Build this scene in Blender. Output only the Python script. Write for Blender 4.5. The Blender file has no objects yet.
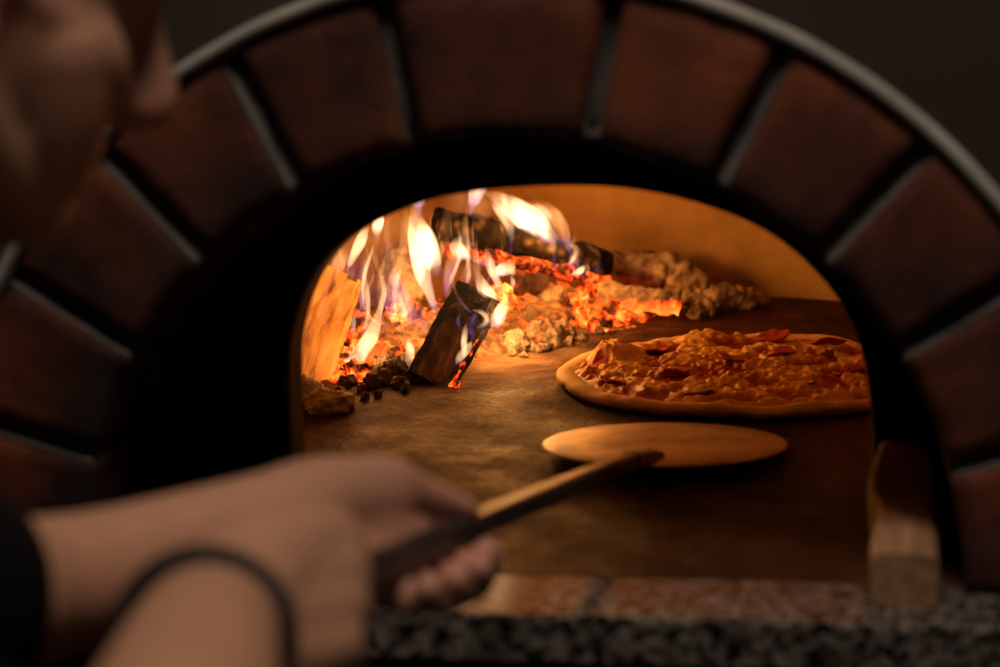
import bpy, bmesh, math, random
import numpy as np
from mathutils import Vector, Matrix, noise
random.seed(7); rng = np.random.default_rng(7)
SC = bpy.context.scene; COL = SC.collection
PI = math.pi
# ------------------------------------------------------------------ camera frame (solved from the arch)
CP = (0.1738, -1.0875, 0.3427)
CF = (-0.15751212, 0.97171055, -0.1759788); CR = (0.98750986, 0.15567018, -0.02431206); CU = (-0.00377037, 0.17761025, 0.98409369)
def ray(px, py):
    a, b = (px-500)/2000, -(py-333.5)/2000
    return Vector([CF[i]+a*CR[i]+b*CU[i] for i in range(3)])
def AD(px, py, d): return Vector(CP)+ray(px, py)*d          # a point at a depth from the camera
def AY(px, py, y):                                          # on the upright plane at world y
    r = ray(px, py); return Vector(CP)+r*((y-CP[1])/r.y)
def AZ(px, py, z=0.0):                                      # on the level plane at world z
    r = ray(px, py); return Vector(CP)+r*((z-CP[2])/r.z)

# ------------------------------------------------------------------ materials
def new_mat(name):
    m = bpy.data.materials.new(name); m.use_nodes = True
    nt = m.node_tree; nt.nodes.clear()
    return m, nt, (lambda t, **k: _node(nt, t, k))
def _node(nt, t, k):
    n = nt.nodes.new(t)
    for a, v in k.items():
        if a.startswith('_'): setattr(n, a[1:], v)
        else: n.inputs[a.replace('__', ' ')].default_value = v
    return n
def ramp(nt, stops):
    r = nt.nodes.new('ShaderNodeValToRGB'); e = r.color_ramp.elements
    while len(e) < len(stops): e.new(0.5)
    for i, (p, c) in enumerate(stops):
        e[i].position = p; e[i].color = (*c, 1) if len(c) == 3 else c
    return r
def nz(nt, co, scale, detail=4, rough=.6, dist=0.0):
    n = nt.nodes.new('ShaderNodeTexNoise'); n.inputs['Scale'].default_value = scale
    n.inputs['Detail'].default_value = detail; n.inputs['Roughness'].default_value = rough
    n.inputs['Distortion'].default_value = dist
    nt.links.new(co, n.inputs['Vector']); return n.outputs['Fac']
def math_(nt, op, a, b=None, clamp=False):
    n = nt.nodes.new('ShaderNodeMath'); n.operation = op; n.use_clamp = clamp
    for i, v in enumerate((a, b)):
        if v is None: continue
        if isinstance(v, (int, float)): n.inputs[i].default_value = v
        else: nt.links.new(v, n.inputs[i])
    return n.outputs[0]
def mix(nt, f, a, b):
    n = nt.nodes.new('ShaderNodeMix'); n.data_type = 'RGBA'
    for s, v in ((0, f), (6, a), (7, b)):
        if isinstance(v, (int, float)): n.inputs[s].default_value = v
        elif isinstance(v, tuple): n.inputs[s].default_value = (*v, 1)
        else: nt.links.new(v, n.inputs[s])
    return n.outputs[2]
def coords(nt, stretch=None):
    t = nt.nodes.new('ShaderNodeTexCoord')
    if stretch is None: return t.outputs['Object']
    m = nt.nodes.new('ShaderNodeMapping'); m.inputs['Scale'].default_value = stretch
    nt.links.new(t.outputs['Object'], m.inputs['Vector']); return m.outputs['Vector']
def finish(m, nt, col, rough=.7, metal=0, bump=None, bstr=.5, bdist=.002, emit=None, estr=None, spec=.5, sss=0):
    b = nt.nodes.new('ShaderNodeBsdfPrincipled'); o = nt.nodes.new('ShaderNodeOutputMaterial')
    def put(s, v):
        if isinstance(v, (int, float)): b.inputs[s].default_value = v
        elif isinstance(v, tuple): b.inputs[s].default_value = (*v, 1)
        else: nt.links.new(v, b.inputs[s])
    put('Base Color', col); put('Roughness', rough); put('Metallic', metal); put('Specular IOR Level', spec)
    if sss: put('Subsurface Weight', sss); b.inputs['Subsurface Scale'].default_value = .004; b.inputs['Subsurface Radius'].default_value = (1, .3, .15)
    if bump is not None:
        k = nt.nodes.new('ShaderNodeBump'); k.inputs['Strength'].default_value = bstr; k.inputs['Distance'].default_value = bdist
        nt.links.new(bump, k.inputs['Height']); nt.links.new(k.outputs[0], b.inputs['Normal'])
    if emit is not None: put('Emission Color', emit); put('Emission Strength', estr)
    nt.links.new(b.outputs[0], o.inputs['Surface']); return m
def simple(name, stops, scale, rough=.7, metal=0, detail=5, bscale=None, bstr=.5, bdist=.001, stretch=None, spec=.5, dist=0.0, sss=0):
    m, nt, N = new_mat(name); co = coords(nt, stretch)
    f = nz(nt, co, scale, detail, .6, dist); r = ramp(nt, stops); nt.links.new(f, r.inputs[0])
    bp = nz(nt, co, bscale or scale*3, 5, .65)
    return finish(m, nt, r.outputs[0], rough, metal, bp, bstr, bdist, spec=spec, sss=sss)
def attr_mat(name, rough, scale=60, bstr=.4, bdist=.001, spec=.5, amount=.25, sss=0):
    m, nt, N = new_mat(name); co = coords(nt)
    a = nt.nodes.new('ShaderNodeAttribute'); a.attribute_name = 'Col'
    f = nz(nt, co, scale, 6, .7)
    g = nt.nodes.new('ShaderNodeMix'); g.data_type = 'RGBA'; g.blend_type = 'MULTIPLY'; g.inputs[0].default_value = amount
    nt.links.new(a.outputs['Color'], g.inputs[6])
    r = ramp(nt, [(.3, (.1, .1, .1)), (.65, (1, 1, 1))]); nt.links.new(f, r.inputs[0]); nt.links.new(r.outputs[0], g.inputs[7])
    return finish(m, nt, g.outputs[2], rough, 0, nz(nt, co, scale*2.5, 4, .6), bstr, bdist, spec=spec, sss=sss)

def brick_mat():
    m, nt, N = new_mat('arch_brick'); co = coords(nt)
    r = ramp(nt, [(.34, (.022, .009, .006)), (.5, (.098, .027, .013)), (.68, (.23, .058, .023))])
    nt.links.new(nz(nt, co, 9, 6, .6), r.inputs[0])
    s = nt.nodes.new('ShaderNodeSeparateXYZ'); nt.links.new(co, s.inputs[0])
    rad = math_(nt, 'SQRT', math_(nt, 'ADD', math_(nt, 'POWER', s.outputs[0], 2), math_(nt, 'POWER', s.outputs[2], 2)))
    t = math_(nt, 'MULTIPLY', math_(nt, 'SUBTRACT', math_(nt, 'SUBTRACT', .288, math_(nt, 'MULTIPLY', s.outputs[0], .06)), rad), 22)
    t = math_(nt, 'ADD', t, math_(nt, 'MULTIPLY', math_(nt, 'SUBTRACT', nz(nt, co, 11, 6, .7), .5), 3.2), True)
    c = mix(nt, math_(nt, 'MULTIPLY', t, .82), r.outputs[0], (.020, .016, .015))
    fine = nz(nt, co, 120, 5, .7)
    return finish(m, nt, c, .85, 0, math_(nt, 'ADD', fine, nz(nt, co, 35, 4)), .6, .0015, spec=.25)
def granite_mat():
    m, nt, N = new_mat('granite'); co = coords(nt)
    v = nt.nodes.new('ShaderNodeTexVoronoi'); v.inputs['Scale'].default_value = 240
    nt.links.new(co, v.inputs['Vector'])
    s = nt.nodes.new('ShaderNodeSeparateColor'); nt.links.new(v.outputs['Color'], s.inputs[0])
    f = math_(nt, 'ADD', math_(nt, 'MULTIPLY', s.outputs[0], .45), math_(nt, 'MULTIPLY', nz(nt, co, 90, 4, .7), .65))
    r = ramp(nt, [(.40, (.004, .0036, .003)), (.48, (.040, .032, .025)), (.58, (.12, .098, .078)), (.74, (.24, .20, .165))])
    nt.links.new(f, r.inputs[0])
    # brown grime baked on towards the hearth
    q = nt.nodes.new('ShaderNodeSeparateXYZ'); nt.links.new(co, q.inputs[0])
    t = math_(nt, 'ADD', math_(nt, 'MULTIPLY', math_(nt, 'ADD', q.outputs[1], .018), 28), math_(nt, 'MULTIPLY', math_(nt, 'SUBTRACT', nz(nt, co, 22, 5, .7), .5), 2.2), True)
    c = mix(nt, math_(nt, 'MULTIPLY', t, .6), r.outputs[0], (.045, .036, .028))
    return finish(m, nt, c, .16, 0, nz(nt, co, 60, 3), .05, .001, spec=.24)
def hearth_mat():
    m, nt, N = new_mat('hearth_stone'); co = coords(nt)
    r = ramp(nt, [(.38, (.008, .0032, .0014)), (.48, (.036, .0125, .005)), (.58, (.086, .029, .011)), (.72, (.18, .066, .026))])
    f = math_(nt, 'ADD', math_(nt, 'MULTIPLY', nz(nt, co, 7, 7, .7, .5), .54), math_(nt, 'MULTIPLY', nz(nt, co, 120, 6, .8), .48))
    nt.links.new(f, r.inputs[0])
    # pale ash dusted over the stone around the fire, in irregular drifts
    s = nt.nodes.new('ShaderNodeSeparateXYZ'); nt.links.new(co, s.inputs[0])
    dx = math_(nt, 'MULTIPLY', math_(nt, 'ADD', s.outputs[0], .12), 4.6)
    dy = math_(nt, 'MULTIPLY', math_(nt, 'SUBTRACT', s.outputs[1], .72), 3.2)
    d = math_(nt, 'SQRT', math_(nt, 'ADD', math_(nt, 'POWER', dx, 2), math_(nt, 'POWER', dy, 2)))
    t = math_(nt, 'SUBTRACT', .64, d)
    t = math_(nt, 'MULTIPLY', math_(nt, 'ADD', t, math_(nt, 'MULTIPLY', math_(nt, 'SUBTRACT', nz(nt, co, 26, 7, .7), .5), 1.8)), 1.3, True)
    c = mix(nt, math_(nt, 'MULTIPLY', t, .8), r.outputs[0], (.38, .24, .15))
    ro = ramp(nt, [(.35, (.42, .42, .42)), (.7, (.75, .75, .75))]); nt.links.new(nz(nt, co, 14, 4), ro.inputs[0])
    bp = math_(nt, 'ADD', nz(nt, co, 160, 5, .7), math_(nt, 'MULTIPLY', nz(nt, co, 40, 5, .7), 1.2))
    return finish(m, nt, c, ro.outputs[0], 0, bp, 1.0, .0030, spec=.05)
def ember_mat(name, ash, lo, hi, strength, scale=45, low=False, thr=.5):
    # charcoal with a coat of ash; the cracks and bared patches glow
    m, nt, N = new_mat(name); co = coords(nt)
    oi = nt.nodes.new('ShaderNodeObjectInfo')
    add = nt.nodes.new('ShaderNodeVectorMath'); add.operation = 'ADD'
    nt.links.new(co, add.inputs[0]); nt.links.new(oi.outputs['Random'], add.inputs[1]); v = add.outputs[0]
    r = ramp(nt, [(.35, (ash[0]*.25, ash[1]*.22, ash[2]*.2)), (.6, ash)]); nt.links.new(nz(nt, v, scale*1.7, 6, .7), r.inputs[0])
    f = nz(nt, v, scale, 5, .65, .6)
    if low:
        g = nt.nodes.new('ShaderNodeTexCoord'); s = nt.nodes.new('ShaderNodeSeparateXYZ'); nt.links.new(g.outputs['Generated'], s.inputs[0])
        f = math_(nt, 'ADD', math_(nt, 'MULTIPLY', f, .55), math_(nt, 'MULTIPLY', math_(nt, 'SUBTRACT', 1.0, s.outputs[2]), .5))
    e = ramp(nt, [(thr-.05, (0, 0, 0)), (thr+.03, lo), (thr+.13, hi), (thr+.24, (1, .55, .16))]); nt.links.new(f, e.inputs[0])
    st = math_(nt, 'MULTIPLY', math_(nt, 'ADD', math_(nt, 'MULTIPLY', oi.outputs['Random'], .7), .6), strength)
    return finish(m, nt, r.outputs[0], .9, 0, nz(nt, v, scale*3, 5, .7), .7, .002, e.outputs[0], st, spec=.2)
def flame_mat(name, stops, strength):
    m, nt, N = new_mat(name)
    t = nt.nodes.new('ShaderNodeTexCoord'); s = nt.nodes.new('ShaderNodeSeparateXYZ'); nt.links.new(t.outputs['Generated'], s.inputs[0])
    # colour and heat run with the height in the tongue; thin streaks of hotter gas
    r = ramp(nt, [(p, c) for p, c, k in stops]); k = ramp(nt, [(p, (k/10, k/10, k/10)) for p, c, k in stops])
    nt.links.new(s.outputs[2], r.inputs[0]); nt.links.new(s.outputs[2], k.inputs[0])
    mp = nt.nodes.new('ShaderNodeMapping'); mp.inputs['Scale'].default_value = (60, 60, 12); nt.links.new(t.outputs['Object'], mp.inputs['Vector'])
    w = nz(nt, mp.outputs['Vector'], 1, 1, .5, .6)
    st = math_(nt, 'MULTIPLY', math_(nt, 'MULTIPLY', k.outputs[0], strength*10), math_(nt, 'ADD', .35, math_(nt, 'MULTIPLY', math_(nt, 'SUBTRACT', w, .40, True), 4.5)))
    e = nt.nodes.new('ShaderNodeEmission'); nt.links.new(r.outputs[0], e.inputs['Color']); nt.links.new(st, e.inputs['Strength'])
    o = nt.nodes.new('ShaderNodeOutputMaterial'); nt.links.new(e.outputs[0], o.inputs['Volume'])
    return m

M = {}
M['brick'] = brick_mat(); M['granite'] = granite_mat(); M['hearth'] = hearth_mat()
M['mortar'] = simple('mortar', [(.3, (.035, .030, .025)), (.7, (.08, .07, .06))], 30, .9, bscale=110, bdist=.001)
M['mortar2'] = simple('joint_mortar', [(.3, (.07, .06, .05)), (.7, (.15, .128, .107))], 30, .9, bscale=110, bdist=.001)
M['trim'] = simple('arch_trim_mortar', [(.3, (.22, .195, .165)), (.7, (.39, .345, .295))], 22, .8, bscale=90, bdist=.001)
M['plaster'] = simple('dark_plaster', [(.3, (.034, .023, .017)), (.7, (.060, .043, .033))], 6, .9, bscale=60, bdist=.001, spec=.2)
M['soot'] = simple('soot_black', [(.3, (.006, .0045, .004)), (.7, (.022, .016, .013))], 14, .95, bscale=80, bdist=.002, spec=.1)
M['jamb'] = simple('scorched_brick', [(.3, (.05, .022, .013)), (.7, (.13, .06, .035))], 18, .9, bscale=90, bdist=.002, spec=.2)
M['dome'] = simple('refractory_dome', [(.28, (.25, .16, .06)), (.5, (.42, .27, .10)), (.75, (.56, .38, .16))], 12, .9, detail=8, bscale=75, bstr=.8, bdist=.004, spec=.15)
M['plinth'] = simple('dark_render', [(.3, (.010, .009, .008)), (.7, (.02, .018, .016))], 8, .9)
M['tile'] = simple('dark_floor_tile', [(.3, (.04, .036, .032)), (.7, (.08, .072, .065))], 5, .5)
M['steel'] = simple('worn_steel', [(.34, (.20, .13, .09)), (.47, (.40, .29, .22)), (.66, (.58, .45, .36))], 20, .48, .6, detail=9, bscale=50, bstr=.15)
M['bar'] = simple('grey_steel_bar', [(.35, (.05, .046, .043)), (.65, (.16, .145, .135))], 30, .42, .75, bscale=120, bstr=.25)
M['pizza'] = attr_mat('baked_pizza', .48, 90, .5, .0012, .35, .22)
M['crust'] = attr_mat('baked_dough', .7, 50, .5, .001, .3, .25)
M['salami'] = simple('salami_red', [(.35, (.20, .007, .003)), (.65, (.42, .016, .005))], 70, .35, bscale=180)
M['log_wood'] = simple('split_log_wood', [(.34, (.10, .035, .010)), (.44, (.42, .22, .06)), (.65, (.72, .45, .16))], 30, .8, detail=7, stretch=(2.2, 2.2, .35), bscale=60, bstr=.8, bdist=.002, dist=.8)
M['bark'] = simple('log_bark', [(.35, (.03, .016, .010)), (.65, (.16, .09, .05))], 60, .95, bscale=90, bstr=1, bdist=.003)
M['char'] = simple('charred_wood', [(.35, (.010, .008, .007)), (.55, (.030, .022, .018)), (.75, (.22, .17, .14))], 45, .75, bscale=90, bstr=1, bdist=.003)
def back_char():
    m, nt, N = new_mat('cracked_char'); co = coords(nt)
    v = nt.nodes.new('ShaderNodeTexVoronoi'); v.inputs['Scale'].default_value = 75; nt.links.new(co, v.inputs['Vector'])
    r = ramp(nt, [(.15, (.10, .065, .045)), (.40, (.020, .013, .010)), (.6, (.006, .004, .004))]); nt.links.new(v.outputs['Distance'], r.inputs[0])
    g_ = ramp(nt, [(.62, (0, 0, 0)), (.70, (1, .12, .02))]); nt.links.new(math_(nt, 'ADD', math_(nt, 'MULTIPLY', v.outputs['Distance'], -.5), nz(nt, co, 40, 4, .7)), g_.inputs[0])
    return finish(m, nt, r.outputs[0], .8, 0, math_(nt, 'SUBTRACT', 1, v.outputs['Distance']), 1, .004, g_.outputs[0], .8, spec=.2)
M['backchar'] = back_char()
def half_char():
    m, nt, N = new_mat('half_charred_wood'); co = coords(nt, (1.6, 1.6, .5))
    r = ramp(nt, [(.36, (.03, .018, .012)), (.5, (.14, .07, .03)), (.66, (.42, .23, .09))]); nt.links.new(nz(nt, co, 26, 7, .65, .6), r.inputs[0])
    t = nt.nodes.new('ShaderNodeTexCoord'); q = nt.nodes.new('ShaderNodeSeparateXYZ'); nt.links.new(t.outputs['Object'], q.inputs[0])
    f = math_(nt, 'ADD', math_(nt, 'MULTIPLY', math_(nt, 'SUBTRACT', q.outputs[2], .058), 26), math_(nt, 'MULTIPLY', math_(nt, 'SUBTRACT', nz(nt, t.outputs['Object'], 45, 6, .7), .47), 5), True)
    ed = math_(nt, 'MULTIPLY', math_(nt, 'SUBTRACT', math_(nt, 'ABSOLUTE', q.outputs[0]), .013), 220, True)
    k = ramp(nt, [(.48, (.012, .009, .008)), (.60, (.05, .038, .03)), (.70, (.30, .24, .19))]); nt.links.new(nz(nt, t.outputs['Object'], 75, 6, .75), k.inputs[0]); c = mix(nt, math_(nt, 'MAXIMUM', f, ed), r.outputs[0], k.outputs[0])
    return finish(m, nt, c, .8, 0, nz(nt, co, 75, 5, .7), 1, .003)
M['charwood'] = half_char()
M['charwood_old'] = simple('half_charred_wood', [(.36, (.016, .012, .010)), (.5, (.08, .045, .025)), (.66, (.36, .19, .08))], 22, .8, detail=7, stretch=(1.6, 1.6, .5), bscale=70, bstr=1, bdist=.002, dist=.6)
M['crumb'] = simple('char_and_ash', [(.3, (.05, .038, .030)), (.55, (.20, .155, .12)), (.75, (.45, .37, .30))], 70, .95, bscale=160, bstr=1, bdist=.003, spec=.1)
M['paleash'] = simple('pale_ash', [(.3, (.45, .42, .40)), (.7, (.85, .82, .80))], 50, .95, bscale=140, bstr=1, bdist=.003, spec=.1)
M['ash'] = simple('grey_ash', [(.36, (.09, .06, .045)), (.5, (.34, .27, .21)), (.68, (.62, .52, .43))], 50, .95, bscale=140, bstr=1, bdist=.003, spec=.1)
M['ashbed'] = ember_mat('ash_bed', (.24, .17, .12), (1, .06, .004), (1, .24, .03), 1.3, 60, thr=.55)
M['ember'] = ember_mat('glowing_coal', (.13, .085, .06), (1, .06, .004), (1, .26, .035), 2.8, 60, thr=.51)
M['ashcoal'] = ember_mat('ashy_coal', (.52, .44, .36), (1, .07, .006), (1, .24, .03), 1.7, 60, thr=.62)
M['emberlog'] = ember_mat('ember_log', (.42, .33, .25), (1, .06, .004), (1, .20, .02), 1.7, 80, low=True, thr=.58)
M['ember_under'] = ember_mat('ember_face', (.05, .03, .025), (1, .045, .004), (1, .18, .02), 1.6, 110, thr=.52)
M['block'] = simple('pale_wood_block', [(.3, (.20, .095, .04)), (.55, (.38, .20, .095)), (.75, (.50, .29, .14))], 34, .75, detail=6, stretch=(3, .25, 3), bscale=60, bstr=.5, dist=.4)
M['skin'] = attr_mat('skin', .5, 45, .25, .0008, .4, .10, .12)
M['shirt'] = simple('black_shirt', [(.3, (.0035, .0033, .0032)), (.7, (.006, .0056, .0055))], 40, .95, bscale=300, spec=.1)
M['trousers'] = simple('dark_trousers', [(.3, (.015, .016, .02)), (.7, (.03, .032, .04))], 30, .9)
M['shoe'] = simple('black_shoe_leather', [(.3, (.01, .01, .01)), (.7, (.02, .02, .02))], 20, .4)
M['hair'] = simple('brown_hair', [(.3, (.02, .012, .007)), (.7, (.07, .04, .022))], 120, .6, stretch=(1, 1, .2), bscale=200, bstr=1)
M['band'] = simple('dark_cord', [(.3, (.010, .008, .007)), (.7, (.028, .022, .018))], 200, .8, bscale=400)
M['eye'] = simple('eye_white', [(.3, (.6, .58, .55)), (.7, (.7, .68, .65))], 20, .2)
W_, O_, P_, B_ = (1, .57, .28), (1, .36, .07), (1, .38, .22), (.22, .20, 1.0)
M['flame_white'] = flame_mat('flame_white', [(0, (.45, .38, 1), .35), (.14, (1, .60, .42), .9), (.4, W_, 2.0), (.8, W_, 1.3), (1, O_, .3)], 110)
M['flame_orange'] = flame_mat('flame_orange', [(0, B_, .3), (.18, (.75, .38, .7), .55), (.45, (1, .42, .15), 1.0), (.8, (1, .44, .13), 1.0), (1, O_, .3)], 60)
M['flame_haze'] = flame_mat('flame_haze', [(0, (1, .3, .15), .3), (.4, (1, .36, .12), .8), (.8, (1, .42, .12), .9), (1, O_, .4)], 11)
M['flame_violet'] = flame_mat('flame_violet', [(0, B_, .5), (.4, (.35, .22, 1), .9), (.8, (.8, .32, .75), .8), (1, P_, .4)], 19)

# ------------------------------------------------------------------ object helpers
def tag(o, label, cat, group=None, kind=None):
    if label: o['label'] = label
    if cat: o['category'] = cat
    if group: o['group'] = group
    if kind: o['kind'] = kind
    return o
def obj(name, bm, m, parent=None, smooth=True, loc=None):
    me = bpy.data.meshes.new(name)
    if isinstance(bm, bmesh.types.BMesh):
        bmesh.ops.recalc_face_normals(bm, faces=bm.faces[:]); bm.to_mesh(me); bm.free()
    else:
        me.from_pydata([tuple(map(float, v)) for v in bm[0]], [], [tuple(map(int, f)) for f in bm[1]]); me.update()
        b = bmesh.new(); b.from_mesh(me); bmesh.ops.recalc_face_normals(b, faces=b.faces[:]); b.to_mesh(me); b.free()
    if smooth: me.polygons.foreach_set('use_smooth', [True]*len(me.polygons))
    for q in (m if isinstance(m, (list, tuple)) else [m]): me.materials.append(q)
    o = bpy.data.objects.new(name, me); COL.objects.link(o)
    if loc is not None: o.location = loc
    if parent: o.parent = parent
    return o
def origin_to(o, p):
    """put the object's origin at the world point p, leaving the mesh where it stands"""
    p = Vector(p); o.data.transform(Matrix.Translation(-p)); o.location = p; return o
def empty(name, loc=(0, 0, 0)):
    o = bpy.data.objects.new(name, None); o.location = loc; COL.objects.link(o); return o
def adopt(ch, root):
    """parent a mesh built in world coordinates to a thing that stands at root.location"""
    ch.data.transform(Matrix.Translation(-root.location)); ch.parent = root; return ch
def loft(bm, rings, cap=True, closed=True):
    vs = [[bm.verts.new(p) for p in r] for r in rings]; n = len(rings[0])
    for a, b in zip(vs, vs[1:]):
        for i in range(n if closed else n-1):
            j = (i+1) % n; bm.faces.new((a[i], a[j], b[j], b[i]))
    if cap: bm.faces.new(vs[0][::-1]); bm.faces.new(vs[-1])
    return vs
def catmull(pts, n):
    P = [np.array(p, float) for p in pts]; P = [2*P[0]-P[1]]+P+[2*P[-1]-P[-2]]; out = []
    for i in range(1, len(P)-2):
        for k in range(n):
            t = k/n; a, b, c, d = P[i-1:i+3]
            out.append(.5*((2*b)+(c-a)*t+(2*a-5*b+4*c-d)*t*t+(3*b-a-3*c+d)*t**3))
    out.append(P[-2]); return out
def tube(bm, pts, rad, n=12, flat=None, cap=True, round_ends=True, up=None):
    """swept tube; rad per point; flat = (direction, factor) squashes the section along a direction"""
    pts = [Vector(p) for p in pts]; rings = []
    prev = None
    def ring(c, t, r):
        nonlocal prev
        t = t.normalized()
        u = (Vector(up) if up is not None else (prev if prev is not None else Vector((0, 0, 1)) if abs(t.z) < .9 else Vector((1, 0, 0))))
        a = (u-t*u.dot(t)).normalized(); b = t.cross(a); prev = a; o = []
        for k in range(n):
            th = 2*PI*k/n; v = a*math.cos(th)*r+b*math.sin(th)*r
            if flat is not None:
                fd = Vector(flat[0]).normalized(); v = v-fd*v.dot(fd)*(1-flat[1])
            o.append(c+v)
        return o
    L = len(pts)
    for i in range(L):
        t = pts[min(i+1, L-1)]-pts[max(i-1, 0)]
        if i == 0 and round_ends:
            for s in (80, 50, 25): rings.append(ring(pts[0]-t.normalized()*rad[0]*math.sin(math.radians(s))*.95, t, rad[0]*math.cos(math.radians(s))))
        rings.append(ring(pts[i], t, rad[i]))
        if i == L-1 and round_ends:
            for s in (25, 50, 80): rings.append(ring(pts[-1]+t.normalized()*rad[-1]*math.sin(math.radians(s))*.95, t, rad[-1]*math.cos(math.radians(s))))
    loft(bm, rings, cap); return bm
def ball(bm, c, r, sub=3, rot=None):
    r = (r, r, r) if isinstance(r, (int, float)) else r
    mt = Matrix.Translation(Vector(c)) @ (rot.to_4x4() if rot else Matrix.Identity(4)) @ Matrix.Diagonal((*r, 1))
    bmesh.ops.create_icosphere(bm, subdivisions=sub, radius=1, matrix=mt)
def box(bm, lo, hi, bevel=0, seg=2):
    b = bmesh.new(); bmesh.ops.create_cube(b, size=1)
    for v in b.verts: v.co = Vector([lo[i]+(v.co[i]+.5)*(hi[i]-lo[i]) for i in range(3)])
    if bevel: bmesh.ops.bevel(b, geom=b.edges[:], offset=bevel, segments=seg, affect='EDGES', profile=.5)
    me = bpy.data.meshes.new('t'); b.to_mesh(me); b.free(); bm.from_mesh(me); bpy.data.meshes.remove(me); return bm
def fbm(p, oct=4):
    s, a, f = 0, 1, 1
    for _ in range(oct): s += a*noise.noise(Vector(p)*f); a *= .5; f *= 2.1
    return s
def rough_up(bm, amp, scale, oct=4, seed=0, ridged=False):
    bm.normal_update()
    off = Vector((seed*7.3, seed*3.1, seed*5.7))
    for v, n in [(v, v.normal.copy()) for v in bm.verts]:
        h = fbm(v.co*scale+off, oct)
        if ridged: h = .5-abs(h)*1.6
        v.co += n*amp*h

# ------------------------------------------------------------------ the oven front
JOINTS = [-1.5, 16.2, 32.0, 47.0, 62.6, 79.0, 101.0, 116.8, 132.5, 148.2, 163.6, 181.5]
R0, R1 = .2550, .3405
oven = empty('pizza_oven', (0, 0, 0))
tag(oven, 'built-in wood-fired oven with an arch of red bricks around its black mouth', 'oven')
bm = bmesh.new()
gap = .0052
for a0, a1 in zip(JOINTS, JOINTS[1:]):
    na, nr = 14, 9; rows = []
    j = [random.uniform(-.0012, .0012) for _ in range(4)]
    for ir in range(nr+1):
        rr = R0+(R1-R0)*ir/nr
        if ir == 0: rr += j[0]
        lo = math.radians(a0)+gap/rr; hi = math.radians(a1)-gap/rr
        row = []
        for ia in range(na+1):
            a = lo+(hi-lo)*ia/na
            edge = min(ia, na-ia, ir, nr-ir)
            y = (.0035 if edge == 0 else 0)+(.0015*fbm((rr*math.cos(a)*30, 1.7+a0, rr*math.sin(a)*30), 3))
            row.append(bm.verts.new((rr*math.cos(a), y, rr*math.sin(a))))
        rows.append(row)
    for r_, s_ in zip(rows, rows[1:]):
        for i in range(na): bm.faces.new((r_[i], r_[i+1], s_[i+1], s_[i]))
    loop = rows[0]+[r[-1] for r in rows[1:]]+rows[-1][-2::-1]+[r[0] for r in rows[-2:0:-1]]
    back = [bm.verts.new((v.co.x, .12, v.co.z)) for v in loop]
    for i in range(len(loop)):
        k = (i+1) % len(loop); bm.faces.new((loop[i], loop[k], back[k], back[i]))
for v in bm.verts: v.co.z = max(v.co.z, .0005)
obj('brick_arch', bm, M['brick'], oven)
# mortar bed behind the joints
def arc(r, y, n=96, z0=0): return [Vector((r*math.cos(PI*k/n), y, max(r*math.sin(PI*k/n), z0))) for k in range(n+1)]
bm = bmesh.new()
loft(bm, [arc(R0+.0015, .10), arc(R0+.0015, .0105), arc(R0+.02, .0098), arc(R1-.02, .0098), arc(R1-.001, .009), arc(R1-.001, .10)], cap=False, closed=False)
obj('mortar_bed', bm, M['mortar'], oven)
for a0 in JOINTS[1:-1]:
    bm = bmesh.new()
    a = math.radians(a0); d = Vector((math.cos(a), 0, math.sin(a))); tn = Vector((-math.sin(a), 0, math.cos(a)))
    if a0 > 90: tn = -tn                                  # tn points to the upper side of the joint
    rings = []
    for i in range(25):
        r = R0+.002+(R1-R0-.002)*i/24; w = .0008*noise.noise(Vector((r*60, a0, 0))); g_ = gap+.0008
        rings.append([d*r+tn*(t*g_)+Vector((0, y+w, 0)) for t, y in (((-1, .012), (-1, .0025), (-.86, .0022), (-.76, .0055), (-.5, .0095), (.5, .0105), (1, .0112), (1, .013)) if not 75 < a0 < 105 else ((-1, .012), (-1, .009), (-.5, .0102), (0, .0104), (.2, .0104), (.5, .0102), (1, .009), (1, .013)))])
    loft(bm, rings)
    obj('mortar_joint', bm, M['mortar2'], oven)
# pale mortar bead round the outside of the bricks
bm = bmesh.new(); rings = []
for k in range(129):
    a = PI*k/128; rr = .3448+.0007*noise.noise(Vector((a*9, 0, 0))); q = []
    for s in range(12):
        th = 2*PI*s/12; w = .0048
        q.append(Vector(((rr+w*math.cos(th))*math.cos(a), .0045+.0085*math.sin(th), max((rr+w*math.cos(th))*math.sin(a), .0004))))
    rings.append(q)
loft(bm, rings); obj('arch_trim', bm, M['trim'], oven)
# black throat from the bricks back to the mouth
bm = bmesh.new()
loft(bm, [arc(R0+.001, .02), arc(R0-.001, .10), arc(R0-.004, .185)], cap=False, closed=False)
obj('throat', bm, M['soot'], oven)
# mouth of the baking chamber: a wall with an arched hole
MP = [(-.177, 0), (-.177, .035), (-.177, .07), (-.174, .108), (-.160, .145), (-.138, .171), (-.105, .190), (-.066, .2025), (-.015, .208), (.035, .208), (.07, .2035), (.099, .196), (.13, .184), (.155, .168), (.178, .145), (.193, .121), (.203, .09), (.208, .045), (.209, 0)]
mouth = catmull(MP, 5)
def mring(y, grow=0): return [Vector((p[0]+(grow*(1 if p[0] > .0155 else -1) if abs(p[0]-.0155) > .03 else 0), y, max(p[1]+(grow if p[1] > .02 else 0), 0))) for p in mouth]
outer_ = []
for p in mouth:
    d = Vector((p[0]-.0155, p[1]+.0)); d = d.normalized() if d.length > 0 else Vector((1, 0))
    t = .262; outer_.append((d.x*t, d.y*t))
def oring(y): return [Vector((p[0], y, max(p[1], 0))) for p in outer_]
bm = bmesh.new()
loft(bm, [oring(.181), mring(.180, .004), mring(.183, .0008), mring(.190)], cap=False, closed=False)
obj('mouth_wall', bm, M['soot'], oven, smooth=False)
bm = bmesh.new()
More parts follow.
